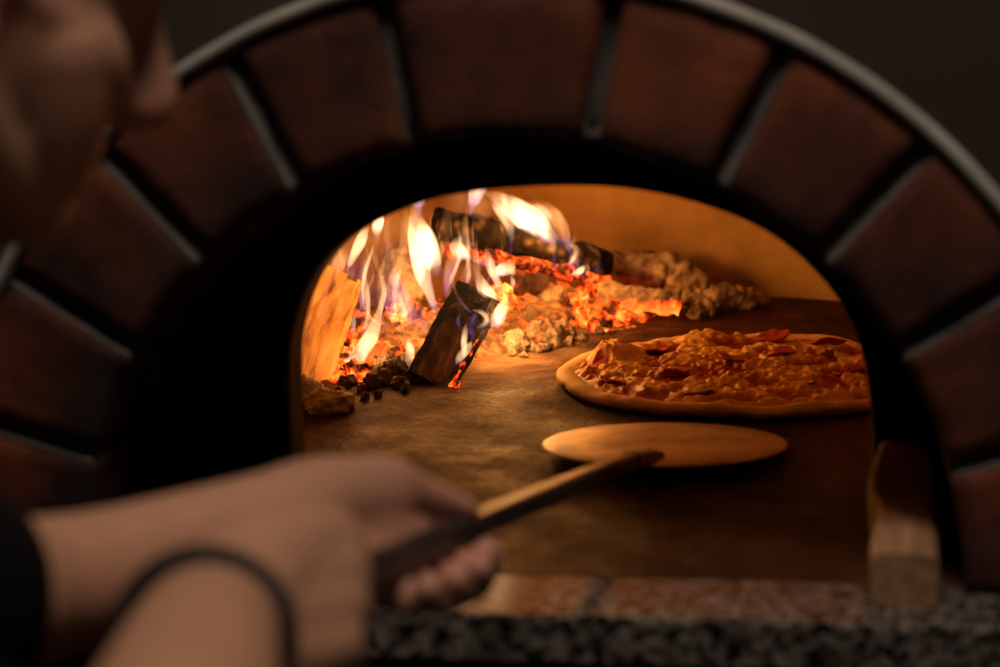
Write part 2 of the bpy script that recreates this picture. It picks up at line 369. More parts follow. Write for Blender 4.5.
def big(y, s=.56): return [Vector((.02+(p[0]/.262)*s, y, max(p[1]/.262*s*.95, 0))) for p in outer_]
loft(bm, [mring(.190), mring(.2215), big(.2215)], cap=False, closed=False)
obj('mouth_jamb', bm, M['jamb'], oven, smooth=False)
# dome of the chamber
bm = bmesh.new(); rings = []
DC = (.02, .585); DR = .455
for iz in range(30):
    t = iz/29
    if t < .25: z = t/.25*.07; r = DR
    else:
        a = (t-.25)/.75*PI/2*.985; z = .07+.27*math.sin(a); r = DR*math.cos(a)
    rings.append([Vector((DC[0]+r*math.cos(2*PI*k/120), DC[1]+r*math.sin(2*PI*k/120), z)) for k in range(120)])
loft(bm, rings, cap=False); bm.faces.new([v for v in bm.verts if abs(v.co.z-rings[-1][0].z) < 1e-6][:120])
rough_up(bm, .004, 9, 4)
bmesh.ops.bisect_plane(bm, geom=bm.verts[:]+bm.edges[:]+bm.faces[:], plane_co=(0, .2212, 0), plane_no=(0, 1, 0), clear_inner=True)
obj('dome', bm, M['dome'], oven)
# hearth slab
bm = bmesh.new(); box(bm, (-.47, .021, -.03), (.52, 1.10, 0), .0012, 1)
obj('hearth', bm, M['hearth'], oven, smooth=False)

# granite counter, its plinth, the wall and the floor
bm = bmesh.new(); box(bm, (-1.2, -.056, -.0275), (1.2, .02, 0), .0022, 2)
tag(obj('granite_countertop', bm, M['granite'], smooth=False), 'speckled grey granite ledge along the front of the brick oven', 'countertop')
bm = bmesh.new(); box(bm, (-1.2, -.02, -.95), (1.2, .30, -.0285), .002, 1)
tag(obj('oven_plinth', bm, M['plinth'], smooth=False), 'dark rendered plinth under the granite ledge', 'plinth')
bm = bmesh.new()
def wq(y):
    o = []
    for k in range(97):
        a = PI*k/96; c, s = math.cos(a), math.sin(a)
        t = min(1.2/max(abs(c), 1e-6), 1.1/max(s, 1e-6)); o.append(Vector((t*c, y, max(t*s, 0))))
    return o
loft(bm, [arc(.3455, .13), arc(.3455, .010), wq(.010), wq(.13)], cap=False, closed=False)
w = obj('wall_front', bm, M['plaster'], smooth=False); w['kind'] = 'structure'
bm = bmesh.new(); box(bm, (-2.0, -2.4, -1.0), (2.0, 1.2, -.951)); f = obj('floor', bm, M['tile'], smooth=False); f['kind'] = 'structure'

# ------------------------------------------------------------------ wooden block against the right jamb
bm = bmesh.new(); rings = []
Pn, Pf = Vector((.2195, -.024, 0)), Vector((.2300, .176, 0)); ztop = AY(908, 444, .172).z
ax = (Pf-Pn).normalized(); sd = Vector((ax.y, -ax.x, 0))
N_ = 26
for i in range(N_+1):
    t = i/N_; c = Pn.lerp(Pf, t)
    wl = -.0175-.0015*math.sin(t*9)-(.0055*math.exp(-((t-.72)/.13)**2)); wr = .0185-.002*t
    h = .0285+.0012*math.sin(t*7+1); q_ = max(0, min(1, (t-.50)/.50)); h += (ztop-.0285)*q_*q_*(3-2*q_)
    prof = [(wl+.001, .0005), (wl, .008), (wl, h-.006), (wl+.0012, h-.0015), (wl+.004, h), (-.006, h+.0004), (.006, h+.0002), (wr-.003, h-.0005), (wr, h-.004), (wr, .01), (wr-.001, .0005)]
    rings.append([c+sd*(a+.0008*noise.noise(Vector((t*11, b*90, a*60))))+Vector((0, 0, b)) for a, b in prof])
loft(bm, rings)
tag(obj('wooden_block', bm, M['block'], smooth=False), 'rough pale wooden block lying at the right edge of the oven opening', 'wood block')

# ------------------------------------------------------------------ pizza
PC = Vector((.113, .583, .0)); PR = .1610
pz = empty('pizza', PC); tag(pz, 'round baking pizza with melted cheese, red sauce and salami on the oven floor', 'pizza')
def blob(x, y, cx, cy, s, h): return h*math.exp(-(((x-cx)**2+(y-cy)**2)/(s*s))**2.0)
bub = AZ(612, 356, .012); hump = AZ(705, 345, .012)
def red_amt(x, y):
    n = fbm((x*34, y*34, 2.2), 3)
    v = (n-.03)*4.2
    for (px, py, sx, sy, k) in [(575+40, 379, .02, .02, .7), (655, 352, .03, .016, 1.2), (660, 395, .03, .012, .9), (790, 385, .03, .014, .8), (735, 372, .02, .012, .5), (850, 360, .02, .03, .7)]:
        q = AZ(px, py, .012); v += k*math.exp(-((x+PC.x-q.x)/sx)**2-((y+PC.y-q.y)/sy)**2)
    v -= 1.6*math.exp(-((x+PC.x-bub.x)/.028)**2-((y+PC.y-bub.y)/.04)**2)
    return max(0, min(1, v))
nr_, na_ = 110, 300
V, F, C = [], [], []
for i in range(nr_+1):
    t = i/nr_
    for k in range(na_):
        a = 2*PI*k/na_; Rk = PR*(1+.018*noise.noise(Vector((math.cos(a)*1.6, math.sin(a)*1.6, 3)))+.006*noise.noise(Vector((math.cos(a)*6, math.sin(a)*6, 5))))
        r = Rk*.93*t; x, y = r*math.cos(a), r*math.sin(a)
        rd = red_amt(x, y)
        c1 = 1-abs(fbm((x*78, y*78, 9), 2))*1.7; c2 = fbm((x*200, y*200, 1), 3)
        h = .0115+.0045*max(c1, 0)*(1-.65*rd)*.75+.0016*c2-.0032*rd+.003*fbm((x*18, y*18, 4), 2)
        h += blob(x+PC.x, y+PC.y, bub.x, bub.y, .024, .0105)+blob(x+PC.x, y+PC.y, hump.x, hump.y+.04, .03, .009)
        h *= 1 if t < .9 else 1-(t-.9)*5.5
        V.append((x, y, max(h, .003)))
        brown = max(0, min(1, (fbm((x*46, y*46, 7), 3)-.12)*3.0))*(1-rd)
        ch = np.array([.86, .50, .10])*(1-brown)+np.array([.58, .22, .045])*brown
        C.append(ch*(1-rd)+np.array([.42, .025, .006])*rd)
for i in range(nr_):
    for k in range(na_):
        a, b = i*na_+k, i*na_+(k+1) % na_
        if i == 0: F.append((0*na_+k, (i+1)*na_+k, (i+1)*na_+(k+1) % na_)) if k else F.append((0, na_, na_+1))
        else: F.append((a, b, b+na_, a+na_))
def with_col(o, cols):
    me = o.data; at = me.color_attributes.new('Col', 'FLOAT_COLOR', 'POINT')
    arr = np.ones((len(me.vertices), 4), np.float32); arr[:, :3] = np.array(cols); at.data.foreach_set('color', arr.ravel()); return o
with_col(obj('cheese_topping', (V, F), M['pizza'], pz), C)
V, F, C = [], [], []
prof = [(.0, .0008), (.90, .0006), (.965, .0012), (.992, .0045), (1.0, .0070), (.992, .0102), (.972, .0124), (.945, .0128), (.915, .0118), (.88, .0085)]
for i, (pr, ph) in enumerate(prof):
    for k in range(na_):
        a = 2*PI*k/na_; Rk = PR*(1+.018*noise.noise(Vector((math.cos(a)*1.6, math.sin(a)*1.6, 3)))+.006*noise.noise(Vector((math.cos(a)*6, math.sin(a)*6, 5))))
        hh = 1+.30*noise.noise(Vector((math.cos(a)*4, math.sin(a)*4, 8)))+.10*noise.noise(Vector((math.cos(a)*14, math.sin(a)*14, i*.5)))
        r = Rk*pr*(1+.004*noise.noise(Vector((math.cos(a)*12, math.sin(a)*12, i*.4))))
        V.append((r*math.cos(a), r*math.sin(a), ph*hh if i > 1 else ph))
        ch = max(0, min(1, (noise.noise(Vector((math.cos(a)*7, math.sin(a)*7, i*.35)))-.18)*4)) if i in (2, 3, 4) else 0
        if i < 3: ch = .9
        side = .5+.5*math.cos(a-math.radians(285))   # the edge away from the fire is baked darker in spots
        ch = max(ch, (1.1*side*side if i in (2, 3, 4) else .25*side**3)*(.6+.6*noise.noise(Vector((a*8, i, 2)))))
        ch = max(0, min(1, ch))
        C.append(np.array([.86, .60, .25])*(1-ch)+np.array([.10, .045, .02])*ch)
for i in range(len(prof)-1):
    for k in range(na_):
        a, b = i*na_+k, i*na_+(k+1) % na_; F.append((a, b, b+na_, a+na_))
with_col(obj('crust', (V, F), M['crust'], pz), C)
for n, (px, py, s, z) in enumerate([(828, 343, .017, .021), (774, 336, .017, .017), (656, 349, .016, .013), (735, 359, .015, .015), (779, 353, .016, .015), (615, 381, .014, .012), (700, 394, .014, .012), (850, 372, .015, .013), (675, 371, .014, .014), (800, 385, .015, .012)]):
    q = AZ(px, py, z)-PC; z -= .0015; bm = bmesh.new(); rings = []
    for rr, zz in ((.02, .0008), (.6, .0), (.92, .0015), (1, .0026), (.96, .0036), (.8, .0030), (.4, .0014), (.02, .001)):
        rings.append([Vector((s*rr*math.cos(2*PI*k/28), s*rr*math.sin(2*PI*k/28)*.9, zz+.0035*rr*noise.noise(Vector((math.cos(2*PI*k/28)*1.3, math.sin(2*PI*k/28)*1.3, n*3.1))))) for k in range(28)])
    loft(bm, rings); o = obj('salami_slice', bm, M['salami'], pz); o.location = (q.x, q.y, z); o.rotation_euler = (.25 if n < 2 else .1, random.uniform(-.15, .15), random.uniform(0, 6))

# ------------------------------------------------------------------ pizza peel
BC = Vector((.0635, .3215, 0)); BR = .0885; tilt = math.radians(-3.1)
peel = empty('pizza_peel', BC); tag(peel, 'round steel pizza peel held over the hearth on a square metal handle', 'pizza peel')
bm = bmesh.new(); rings = []
for rr, zz in ((.0, .0), (.5, .0), (.97, .0), (1, .0008), (.985, .0016), (.6, .0019), (.0, .0022)):
    rings.append([Vector((max(rr, .002)*BR*math.cos(2*PI*k/96)*(1+.004*math.sin(3*2*PI*k/96)), max(rr, .002)*BR*math.sin(2*PI*k/96), zz)) for k in range(96)])
loft(bm, rings)
for v in bm.verts: v.co = Matrix.Rotation(tilt, 3, 'X') @ v.co+Vector((0, 0, .0062))
obj('blade', bm, M['steel'], peel)
H0 = Vector((.0565, .262, .0135)); H1 = Vector((-.015, -.308, .100)); hd = (H1-H0).normalized(); H2 = H1+hd*.012
def sq(c, w, h, tdir):
    s = tdir.cross(Vector((0, 0, 1))).normalized(); u = s.cross(tdir).normalized(); o = []
    for sx, sy in ((-1, -.7), (-.7, -1), (.7, -1), (1, -.7), (1, .7), (.7, 1), (-.7, 1), (-1, .7)): o.append(c+s*w*sx+u*h*sy)
    return o
bm = bmesh.new()
loft(bm, [sq(H0+hd*t, w, h, hd) for t, w, h in ((.02, .0045, .003), (.05, .0052, .0052), (.12, .0054, .0066), (.35, .0052, .0063), ((H2-H0).length, .0052, .0063))])
bm.verts.ensure_lookup_table()
adopt(obj('handle', bm, M['bar'], smooth=False), peel)
bm = bmesh.new(); nk = Vector((.0575, .274, .0110))
loft(bm, [sq(nk, .010, .0012, -hd), sq(nk.lerp(H0, .5), .0105, .0022, hd*-1), sq(H0+hd*.0, .0088, .0036, -hd), sq(H0+hd*.03, .0068, .0052, -hd), sq(H0+hd*.055, .0066, .0060, -hd)])
adopt(obj('handle_socket', bm, M['bar'], smooth=False), peel)
for dx, dy in ((-.005, .012), (.005, .012), (0, .0)):
    bm = bmesh.new(); ball(bm, nk+Vector((dx, -dy, .0035)), (.0017, .0017, .001), 2); adopt(obj('rivet', bm, M['steel']), peel)

# ------------------------------------------------------------------ logs
def split_log(length, w, h, seed, wood, char_all=False, rings_n=34):
    """a wedge of split firewood along z: flat split faces and a curved bark side; origin at its lower end"""
    bm = bmesh.new(); rings = []
    prof = []
    for k in range(11): prof.append((-w/2+w*k/10, 0.0))                      # split face (towards -y)
    for k in range(1, 14):
        a = PI*k/14; prof.append((w/2*math.cos(a)*1.02, h*math.sin(a)**.8))  # bark side
    for i in range(rings_n+1):
        t = i/rings_n; s = 1-.08*abs(t-.5)+.03*math.sin(t*5+seed); r = []
        for (a, b) in prof:
            n1 = noise.noise(Vector((a*60+seed, b*60, t*length*14))); n2 = fbm((a*120+seed, b*120, t*length*40), 3)
            r.append(Vector((a*s+.0016*n2, b*s+.0022*n1+.0010*n2, t*length+(.004*n1 if i in (0, rings_n) else 0))))
        rings.append(r)
    vs = loft(bm, rings)
    for f in bm.faces:
        c = f.calc_center_median(); f.material_index = 0 if (c.y < h*.12 or c.z < .002 or c.z > length-.002) else 1
        if c.z < .002 or c.z > length-.002: f.material_index = 2
    return bm
def place_axis(o, base, top, face):
    z = (Vector(top)-Vector(base)).normalized(); y = -(Vector(face)-z*Vector(face).dot(z)).normalized(); x = y.cross(z)
    m = Matrix((x, y, z)).transposed().to_4x4(); m.translation = Vector(base); o.matrix_world = m
lg = empty('firewood_log')
LB, LT = AY(298, 384, .552), AY(338, 270, .70); Ln = (LT-LB).length
place_axis(lg, LB, LT, (.40, -.85, .30))
def log_parts(root, L, w, h, seed, wood, bark, end):
    bm = split_log(L, w, h, seed, wood)
    keep = {0: wood, 1: bark, 2: end}; names = {0: 'split_face', 1: 'bark', 2: 'cut_end'}
    o = obj('wood', bm, [wood, bark, end], root, smooth=False); return o
log_parts(lg, Ln, .054, .034, 1, M['log_wood'], M['bark'], M['bark'])
tag(lg, 'pale yellow split log leaning by the left side of the oven mouth', 'log')

cl = empty('charred_log')
CB, CT = AY(431, 382, .556), AY(480, 291, .66)
place_axis(cl, CB, CT, (.25, -.85, .30)); log_parts(cl, (CT-CB).length, .046, .020, 4, M['charwood'], M['char'], M['char'])
tag(cl, 'half-charred split log leaning in the middle of the flames', 'log')
bm = bmesh.new(); a = AY(452, 386, .552); b = AY(470, 352, .60); c = AY(490, 318, .655)
tube(bm, catmull([a, b, c], 8), [.0020+.0007*math.sin(i*1.9) for i in range(17)], 10); rough_up(bm, .002, 120, 3, 2)
e = obj('glowing_edge', bm, M['ember_under']); e['label'] = 'ember-red burning edge'
bpy.context.view_layer.update(); e.parent = cl; e.matrix_parent_inverse = cl.matrix_world.inverted()

def char_log(name, pts, rad, seed, m, label, amp=.004, sc=45, segs=None, ridged=False):
    bm = bmesh.new(); P = catmull(pts, 14); n = len(P)
    rr = [rad*(1+.10*math.sin(i*.7+seed))*(1 if segs is None else (1-.10*abs(math.sin(i*segs)))) for i in range(n)]
    tube(bm, P, rr, 26, round_ends=False); bmesh.ops.subdivide_edges(bm, edges=[e for e in bm.edges if e.calc_length() > .004], cuts=1, use_grid_fill=True)
    rough_up(bm, amp, sc, 4, seed, ridged); o = obj(name, bm, m, smooth=True)
    origin_to(o, Vector((P[n//2][0], P[n//2][1], 0))); return tag(o, label, 'log')
A1, A2 = AY(438, 225, .80), AY(520, 243, .86); A3 = AY(606, 268, .92)
bl = char_log('burning_log', [A1, A2, A3], .0165, 3, M['backchar'], 'long black burning log across the back of the fire', .0035, 50, ridged=False)
bm = bmesh.new(); P = catmull([AY(450, 250, .80), AY(525, 263, .85), AY(604, 281, .905)], 10)
tube(bm, P, [.0070+.0015*math.sin(i*1.3) for i in range(len(P))], 14, round_ends=True); rough_up(bm, .003, 120, 3, 5)
o = obj('glowing_underside', bm, M['ember_under']); adopt(o, bl); o['label'] = 'red glowing underside'
el = char_log('ember_log', [AY(600, 292, .90), AY(640, 300, .885), AY(679, 303, .88)], .0130, 5, M['emberlog'], 'ash-coated log with a bright orange glow beneath, right of the fire', .003, 70, .9)
al = char_log('ash_log', [AY(596, 276, .975), AY(630, 270, .99), AY(668, 272, .985), AY(692, 288, .97), AY(700, 304, .955)], .0195, 8, M['ash'], 'crumbling curved log burnt to grey ash by the back wall', .008, 46, .45, ridged=True)
sl = char_log('ash_log', [AZ(395, 300, .03)+Vector((0, .0, .0)), AY(402, 285, .78), AY(400, 262, .86)], .021, 12, M['ash'], 'ash-covered log end glimpsed between the tall left flames', .006, 40, .5)

# ------------------------------------------------------------------ bed of ash, coals and lumps
V, F = [], []; nx, ny = 150, 130; X0, X1, Y0, Y1 = -.34, .02, .50, 1.0
mounds = [(-.215, .70, .055, .018), (-.16, .74, .055, .018), (-.10, .84, .055, .018), (-.05, .92, .055, .014), (-.26, .80, .08, .03), (-.16, .90, .09, .024), (-.02, .93, .05, .010)]
for j in range(ny+1):
    for i in range(nx+1):
        x = X0+(X1-X0)*i/nx; y = Y0+(Y1-Y0)*j/ny; h = -.006
        for (cx, cy, s, k) in mounds: h += k*math.exp(-((x-cx)**2+(y-cy)**2)/(s*s))
        h += .006*fbm((x*38, y*38, 1), 4)+.003*fbm((x*150, y*150, 5), 2)
        e = min(i/8, (nx-i)/8, j/8, (ny-j)/8, 1); V.append((x, y, h*e-.004*(1-e)))
        if i < nx and j < ny: q = j*(nx+1)+i; F.append((q, q+1, q+nx+2, q+nx+1))
ab = obj('ash_bed', (V, F), M['ashbed']); tag(ab, 'bed of pale ash and fine embers heaped under the burning logs', 'ash', kind='stuff')
SM = [m for m in mounds]
def ash_h(x, y):
    h = -.006
    for (cx, cy, s, k) in SM: h += k*math.exp(-((x-cx)**2+(y-cy)**2)/(s*s))
    return max(0, h+.006*fbm((x*38, y*38, 1), 4))
def lump_mesh(seed, blocky):
    bm = bmesh.new(); bmesh.ops.create_icosphere(bm, subdivisions=4, radius=1)
    for v in bm.verts:
        p = v.co.copy()
        if blocky: m_ = max(abs(p.x), abs(p.y), abs(p.z)); p = p*(.55+.45/m_*.62)
        v.co = p*(1+.34*fbm(p*1.7+Vector((seed*9.1, 0, 0)), 4)+.17*fbm(p*5+Vector((0, seed*4.1, 0)), 3)+.09*fbm(p*13+Vector((0, 0, seed*2.1)), 2))
    return bm
def lump_proto(seed, blocky): 
    me = bpy.data.meshes.new('lump'); b = lump_mesh(seed, blocky); bmesh.ops.scale(b, vec=(.012, .012, .012), verts=b.verts[:]); b.to_mesh(me); b.free()
    me.polygons.foreach_set('use_smooth', [True]*len(me.polygons)); return me
protos = [lump_proto(s, s % 2 == 0) for s in range(6)]
meshcache = {}
def lump(name, p, s, m, label, cat, group=None, k=None, sink=.55):
    k = random.randrange(6) if k is None else k
    key = (k, m.name)
    if key not in meshcache:
        me = protos[k].copy(); me.name = name; me.materials.append(m); meshcache[key] = me
    o = bpy.data.objects.new(name, meshcache[key]); COL.objects.link(o)
    s = (s, s, s) if isinstance(s, (int, float)) else s
    o.scale = tuple(q/.012 for q in s); o.location = p; o.rotation_euler = (random.uniform(0, 6), random.uniform(0, 6), random.uniform(0, 6)) if s[0] == s[1] else (0, 0, random.uniform(-.4, .4))
    return tag(o, label, cat, group)
# left pile of glowing coals
def on_bed(px, py, lift=0):
    p = AZ(px, py, .01)
    for _ in range(12): p = AZ(px, py, ash_h(p.x, p.y)+lift)
    return p
for (px, py, s) in [(342, 378, .010), (352, 372, .012), (364, 376, .011), (376, 370, .012), (388, 366, .011), (357, 358, .014), (372, 354, .016), (386, 350, .013), (397, 358, .011), (366, 340, .015), (382, 336, .016), (396, 340, .013), (404, 330, .014), (346, 364, .012), (410, 346, .010), (350, 345, .013), (378, 322, .015), (395, 318, .014), (412, 316, .014), (360, 325, .014)]:
    lump('glowing_coal', on_bed(px, py, s*.3), s, M['ember'], 'glowing orange coal in the heap between the pale split log and the charred log', 'coal', 'coals at the foot of the left flames')
for (px, py, s) in [(500, 300, .015), (520, 286, .015), (545, 282, .016), (566, 282, .015), (585, 284, .014), (603, 292, .012), (575, 300, .014), (592, 308, .013), (578, 318, .012), (600, 322, .011), (588, 296, .012), (560, 292, .015), (612, 310, .011), (530, 272, .014), (505, 278, .014), (566, 310, .012), (622, 318, .008)]:
    lump('glowing_coal', on_bed(px, py, s*.35), s, M['ember'], 'glowing orange coal between the grey lumps and the back log', 'coal', 'coals under the back log')
bits = [(533, 290, .024, 'ashy grey coal heaped highest to the right of the flames'), (556, 306, .021, 'broad ashy coal with orange cracks at the centre of the heap'), (530, 316, .020, 'pale ash-coated coal beside the bright right tongue of flame'), (549, 337, .015, 'ashy coal with a glowing hollow at the front of the heap'), (537, 334, .012, 'small ashy coal left of the one with the glowing hollow'), (563, 334, .013, 'dark ashy coal at the right foot of the heap'), (512, 326, .014, 'bright ash-white coal beside the charred log'), (516, 342, .012, 'upright brown cinder in front of the heap')]
for (px, py, s, lb) in bits:
    lump('ash_coal', on_bed(px, py, s*.35), s, M['ashcoal'], lb, 'coal', 'ashy coals right of the flames')
for (px, py, s) in [(505, 350, .006), (520, 352, .006), (530, 350, .008), (541, 352, .006), (548, 350, .005), (512, 356, .005), (524, 358, .004), (556, 347, .006), (500, 345, .007), (570, 345, .006), (582, 340, .006), (600, 334, .006)]:
    p = AZ(px, py, 0); lump('cinder', p+Vector((0, 0, s*.5)), s, M['ash'], 'small grey cinder on the hearth in front of the ashy coals', 'cinder', 'cinders in front of the coals')
for (px, py, s) in [(352, 385, .006), (362, 392, .005), (372, 388, .008), (383, 384, .010), (394, 380, .012), (386, 376, .012), (399, 388, .007), (340, 396, .005), (378, 397, .004), (405, 393, .004), (365, 400, .004), (345, 388, .007), (392, 368, .012), (403, 372, .010)]:
    p = AZ(px, py, 0); lump('char_crumb', p+Vector((0, 0, s*.6)), s, M['crumb'], 'small dark char crumb on the hearth before the left coals', 'cinder', 'char crumbs before the left coals')
lump('char_crumb', AZ(457, 388, 0)+Vector((0, 0, .003)), .0035, M['ember_under'], 'tiny smouldering cinder at the foot of the charred log', 'cinder')
lump('ash_chunk', AZ(331, 412, 0)+Vector((0, .0, .0075)), (.020, .013, .011), M['paleash'], 'grey ash chunk at the foot of the pale split log', 'ash chunk', k=1)
lump('ash_chunk', AZ(311, 408, 0)+Vector((-.004, .0, .012)), (.016, .014, .014), M['paleash'], 'grey ash chunk half hidden by the left side of the mouth', 'ash chunk', k=3)
for (px, py, s, lb) in [(722, 304, .019, 'largest brown ash lump on the hearth by the back wall'), (741, 303, .015, 'round ash lump right of the largest one'), (705, 310, .012, 'low ash lump between the curved ash log and the pizza'), (760, 300, .009, 'small ash lump at the right end of the row by the back wall'), (697, 312, .009, 'flat ash crumb at the left end of the row behind the pizza')]:
    p = AZ(px, py+8, 0); lump('ash_lump', p+Vector((0, .01, s*.6)), s, M['ash'], lb, 'ash lump', 'ash lumps behind the pizza')

# ------------------------------------------------------------------ flames: closed tongues of glowing gas
def tongue(pts, y, mname, parent, dy=0.0, deep=.7):
    """pts: (px, py, width in px) from foot to tip, standing at depth y (+dy towards the tip)"""
    P = catmull([(a, b, c) for a, b, c in pts], 7); n = len(P); W = []; R = []; ph = pts[0][0]*.37
    for i, (a, b, c) in enumerate(P):
        t = i/(n-1); yy = y+dy*t+.006*math.sin(t*4+ph)
        w = AY(a, b, yy); W.append(w); d = (w-Vector(CP)).length
        R.append(max(c, 1.0)*.5*d/2000*math.sin(PI*min(1, .06+t*.94)*.5+0)**.3 if i < 3 else max(c, .8)*.5*d/2000)
    bm = bmesh.new(); tube(bm, W, R, 18, flat=((0, 1, 0), deep), round_ends=True)
    o = obj('flame_tongue', bm, M[mname]); return adopt(o, parent)
def fire(name, loc, label, items):
    e = empty(name, loc); tag(e, label, 'flame', 'flames of the wood fire')
    for it in items: tongue(*it[:3], e, *it[3:])
wr = random.Random(11)
def wisps(n, x0, x1, yb0, yb1, rise, Y, mats):
    out = []
    for _ in range(n):
        x, yb, L, ph, am = wr.uniform(x0, x1), wr.uniform(yb0, yb1), wr.uniform(.6, 1)*rise, wr.uniform(0, 6), wr.uniform(3, 9)
        w_ = wr.uniform(2, 5.5); pts = []
        for k in range(6):
            t = k/5; pts.append((x+am*math.sin(ph+t*4.2)+t*6, yb-L*t, w_*(.55, 1, .8, 1.1, .8, .3)[k]))
        out.append((pts, wr.uniform(*Y), wr.choice(mats)))
    return out
fire('flames', (-.20, .66, 0), 'tall pale flames rising at the left between the two split logs', [
    ([(316, 335, 6), (318, 305, 14), (326, 275, 26), (338, 252, 22), (350, 238, 8)], .66, 'flame_haze'),
    ([(316, 330, 2), (324, 300, 5), (334, 275, 6), (343, 262, 6), (347, 248, 3)], .64, 'flame_violet'),
    ([(332, 268, 4), (336, 258, 9), (341, 250, 8), (346, 243, 3)], .66, 'flame_orange'),
    ([(346, 272, 3), (354, 255, 9), (361, 240, 12), (365, 229, 8), (368, 222, 3)], .68, 'flame_white'),
    ([(342, 386, 8), (350, 369, 15), (362, 350, 17), (372, 334, 15), (379, 312, 7), (384, 292, 6), (380, 272, 5)], .60, 'flame_white'),
    ([(384, 305, 3), (385, 285, 6), (377, 266, 6), (374, 248, 7), (378, 230, 9), (383, 216, 5)], .64, 'flame_orange'),
    ([(376, 238, 4), (377, 228, 11), (379, 218, 11), (381, 211, 5)], .66, 'flame_white'),
    ([(397, 325, 8), (390, 303, 13), (393, 282, 11), (400, 262, 9), (404, 240, 10), (406, 222, 12), (405, 208, 5)], .68, 'flame_orange'),
    ([(408, 322, 8), (399, 305, 11), (396, 285, 7), (400, 268, 4)], .65, 'flame_white'),
    ([(430, 338, 6), (418, 318, 14), (404, 300, 16), (395, 278, 12), (390, 262, 5)], .70, 'flame_violet'),
    ([(385, 330, 8), (378, 300, 18), (372, 265, 26), (385, 235, 26), (395, 212, 14)], .74, 'flame_haze'),
    ([(360, 330, 8), (350, 305, 14), (352, 285, 18), (362, 262, 12)], .72, 'flame_violet'),
    ([(388, 262, 3), (388, 245, 6), (386, 230, 7), (388, 217, 3)], .70, 'flame_orange'),
    ([(352, 378, 8), (366, 352, 16), (374, 330, 14), (372, 312, 6)], .63, 'flame_orange'),
    ([(370, 322, 6), (362, 296, 9), (364, 270, 8), (372, 250, 5)], .69, 'flame_orange'),
    ([(324, 302, 5), (330, 280, 12), (340, 262, 14), (347, 250, 6)], .70, 'flame_orange'),
    ([(412, 330, 8), (410, 312, 14), (405, 295, 12), (410, 275, 5)], .70, 'flame_orange'),
    ([(400, 300, 8), (405, 270, 20), (400, 240, 24), (392, 214, 14)], .78, 'flame_haze'),
    ([(335, 290, 8), (345, 265, 20), (360, 238, 24), (372, 218, 12)], .76, 'flame_haze'),
    *wisps(15, 332, 408, 292, 345, 85, (.60, .76), ['flame_orange', 'flame_orange', 'flame_violet', 'flame_white']),
    ([(354, 338, 3), (353, 326, 6), (355, 316, 4), (361, 307, 2)], .585, 'flame_white'),
    ([(350, 334, 2), (357, 322, 4), (364, 308, 5), (360, 296, 2)], .60, 'flame_violet')])
fire('flames', (-.15, .70, 0), 'broad white-hot flames in the middle behind the charred log', [
    ([(436, 312, 6), (430, 295, 10), (422, 272, 18), (422, 250, 27), (419, 232, 24), (415, 214, 12), (413, 200, 5)], .72, 'flame_white'),
    ([(437, 275, 12), (430, 255, 22), (425, 236, 20), (421, 222, 8)], .74, 'flame_white'),
    ([(414, 262, 3), (413, 248, 6), (414, 235, 7), (411, 224, 3)], .70, 'flame_orange'),
    ([(446, 300, 4), (447, 285, 8), (450, 268, 12), (457, 255, 14), (463, 240, 9), (465, 222, 7), (466, 212, 3)], .76, 'flame_orange'),
    ([(470, 258, 6), (461, 253, 15), (456, 246, 13), (460, 236, 4)], .77, 'flame_white'),
    ([(498, 262, 6), (484, 262, 10), (470, 256, 8), (458, 250, 5)], .775, 'flame_orange'),
    ([(497, 306, 6), (490, 297, 15), (482, 285, 13), (477, 272, 6), (473, 262, 3)], .66, 'flame_white'),
    ([(500, 292, 5), (496, 278, 9), (490, 265, 11), (487, 253, 6), (486, 246, 2)], .70, 'flame_white'),
    ([(496, 276, 5), (502, 270, 14), (509, 268, 15), (513, 273, 6)], .70, 'flame_white'),
    ([(511, 292, 2), (513, 283, 5), (511, 275, 3)], .70, 'flame_white'),
    ([(507, 300, 3), (502, 287, 4), (495, 277, 4), (491, 268, 3)], .69, 'flame_orange'),
    ([(456, 312, 2), (452, 300, 4), (447, 288, 4), (444, 276, 3)], .66, 'flame_orange'),
    ([(478, 318, 2), (468, 310, 4), (458, 297, 4), (453, 283, 4), (449, 270, 2)], .63, 'flame_orange'),
    ([(410, 345, 2), (403, 328, 3), (402, 311, 4), (408, 299, 7), (420, 293, 8), (432, 292, 3)], .62, 'flame_orange'),
    *wisps(11, 425, 500, 275, 300, 70, (.68, .82), ['flame_orange', 'flame_orange', 'flame_white']),
    ([(440, 330, 6), (436, 310, 9), (428, 292, 8), (428, 276, 4)], .69, 'flame_orange'),
    ([(446, 262, 5), (444, 240, 12), (446, 222, 12), (450, 208, 5)], .79, 'flame_haze'),
    ([(420, 215, 6), (418, 190, 22), (430, 160, 34), (438, 125, 34), (436, 90, 20), (440, 60, 6)], .72, 'flame_white', .0),
    ([(470, 215, 6), (478, 185, 20), (484, 150, 30), (480, 115, 30), (486, 80, 16), (482, 55, 4)], .74, 'flame_white', .0),
    ([(450, 282, 8), (462, 278, 20), (474, 270, 16), (480, 262, 6)], .72, 'flame_haze')])
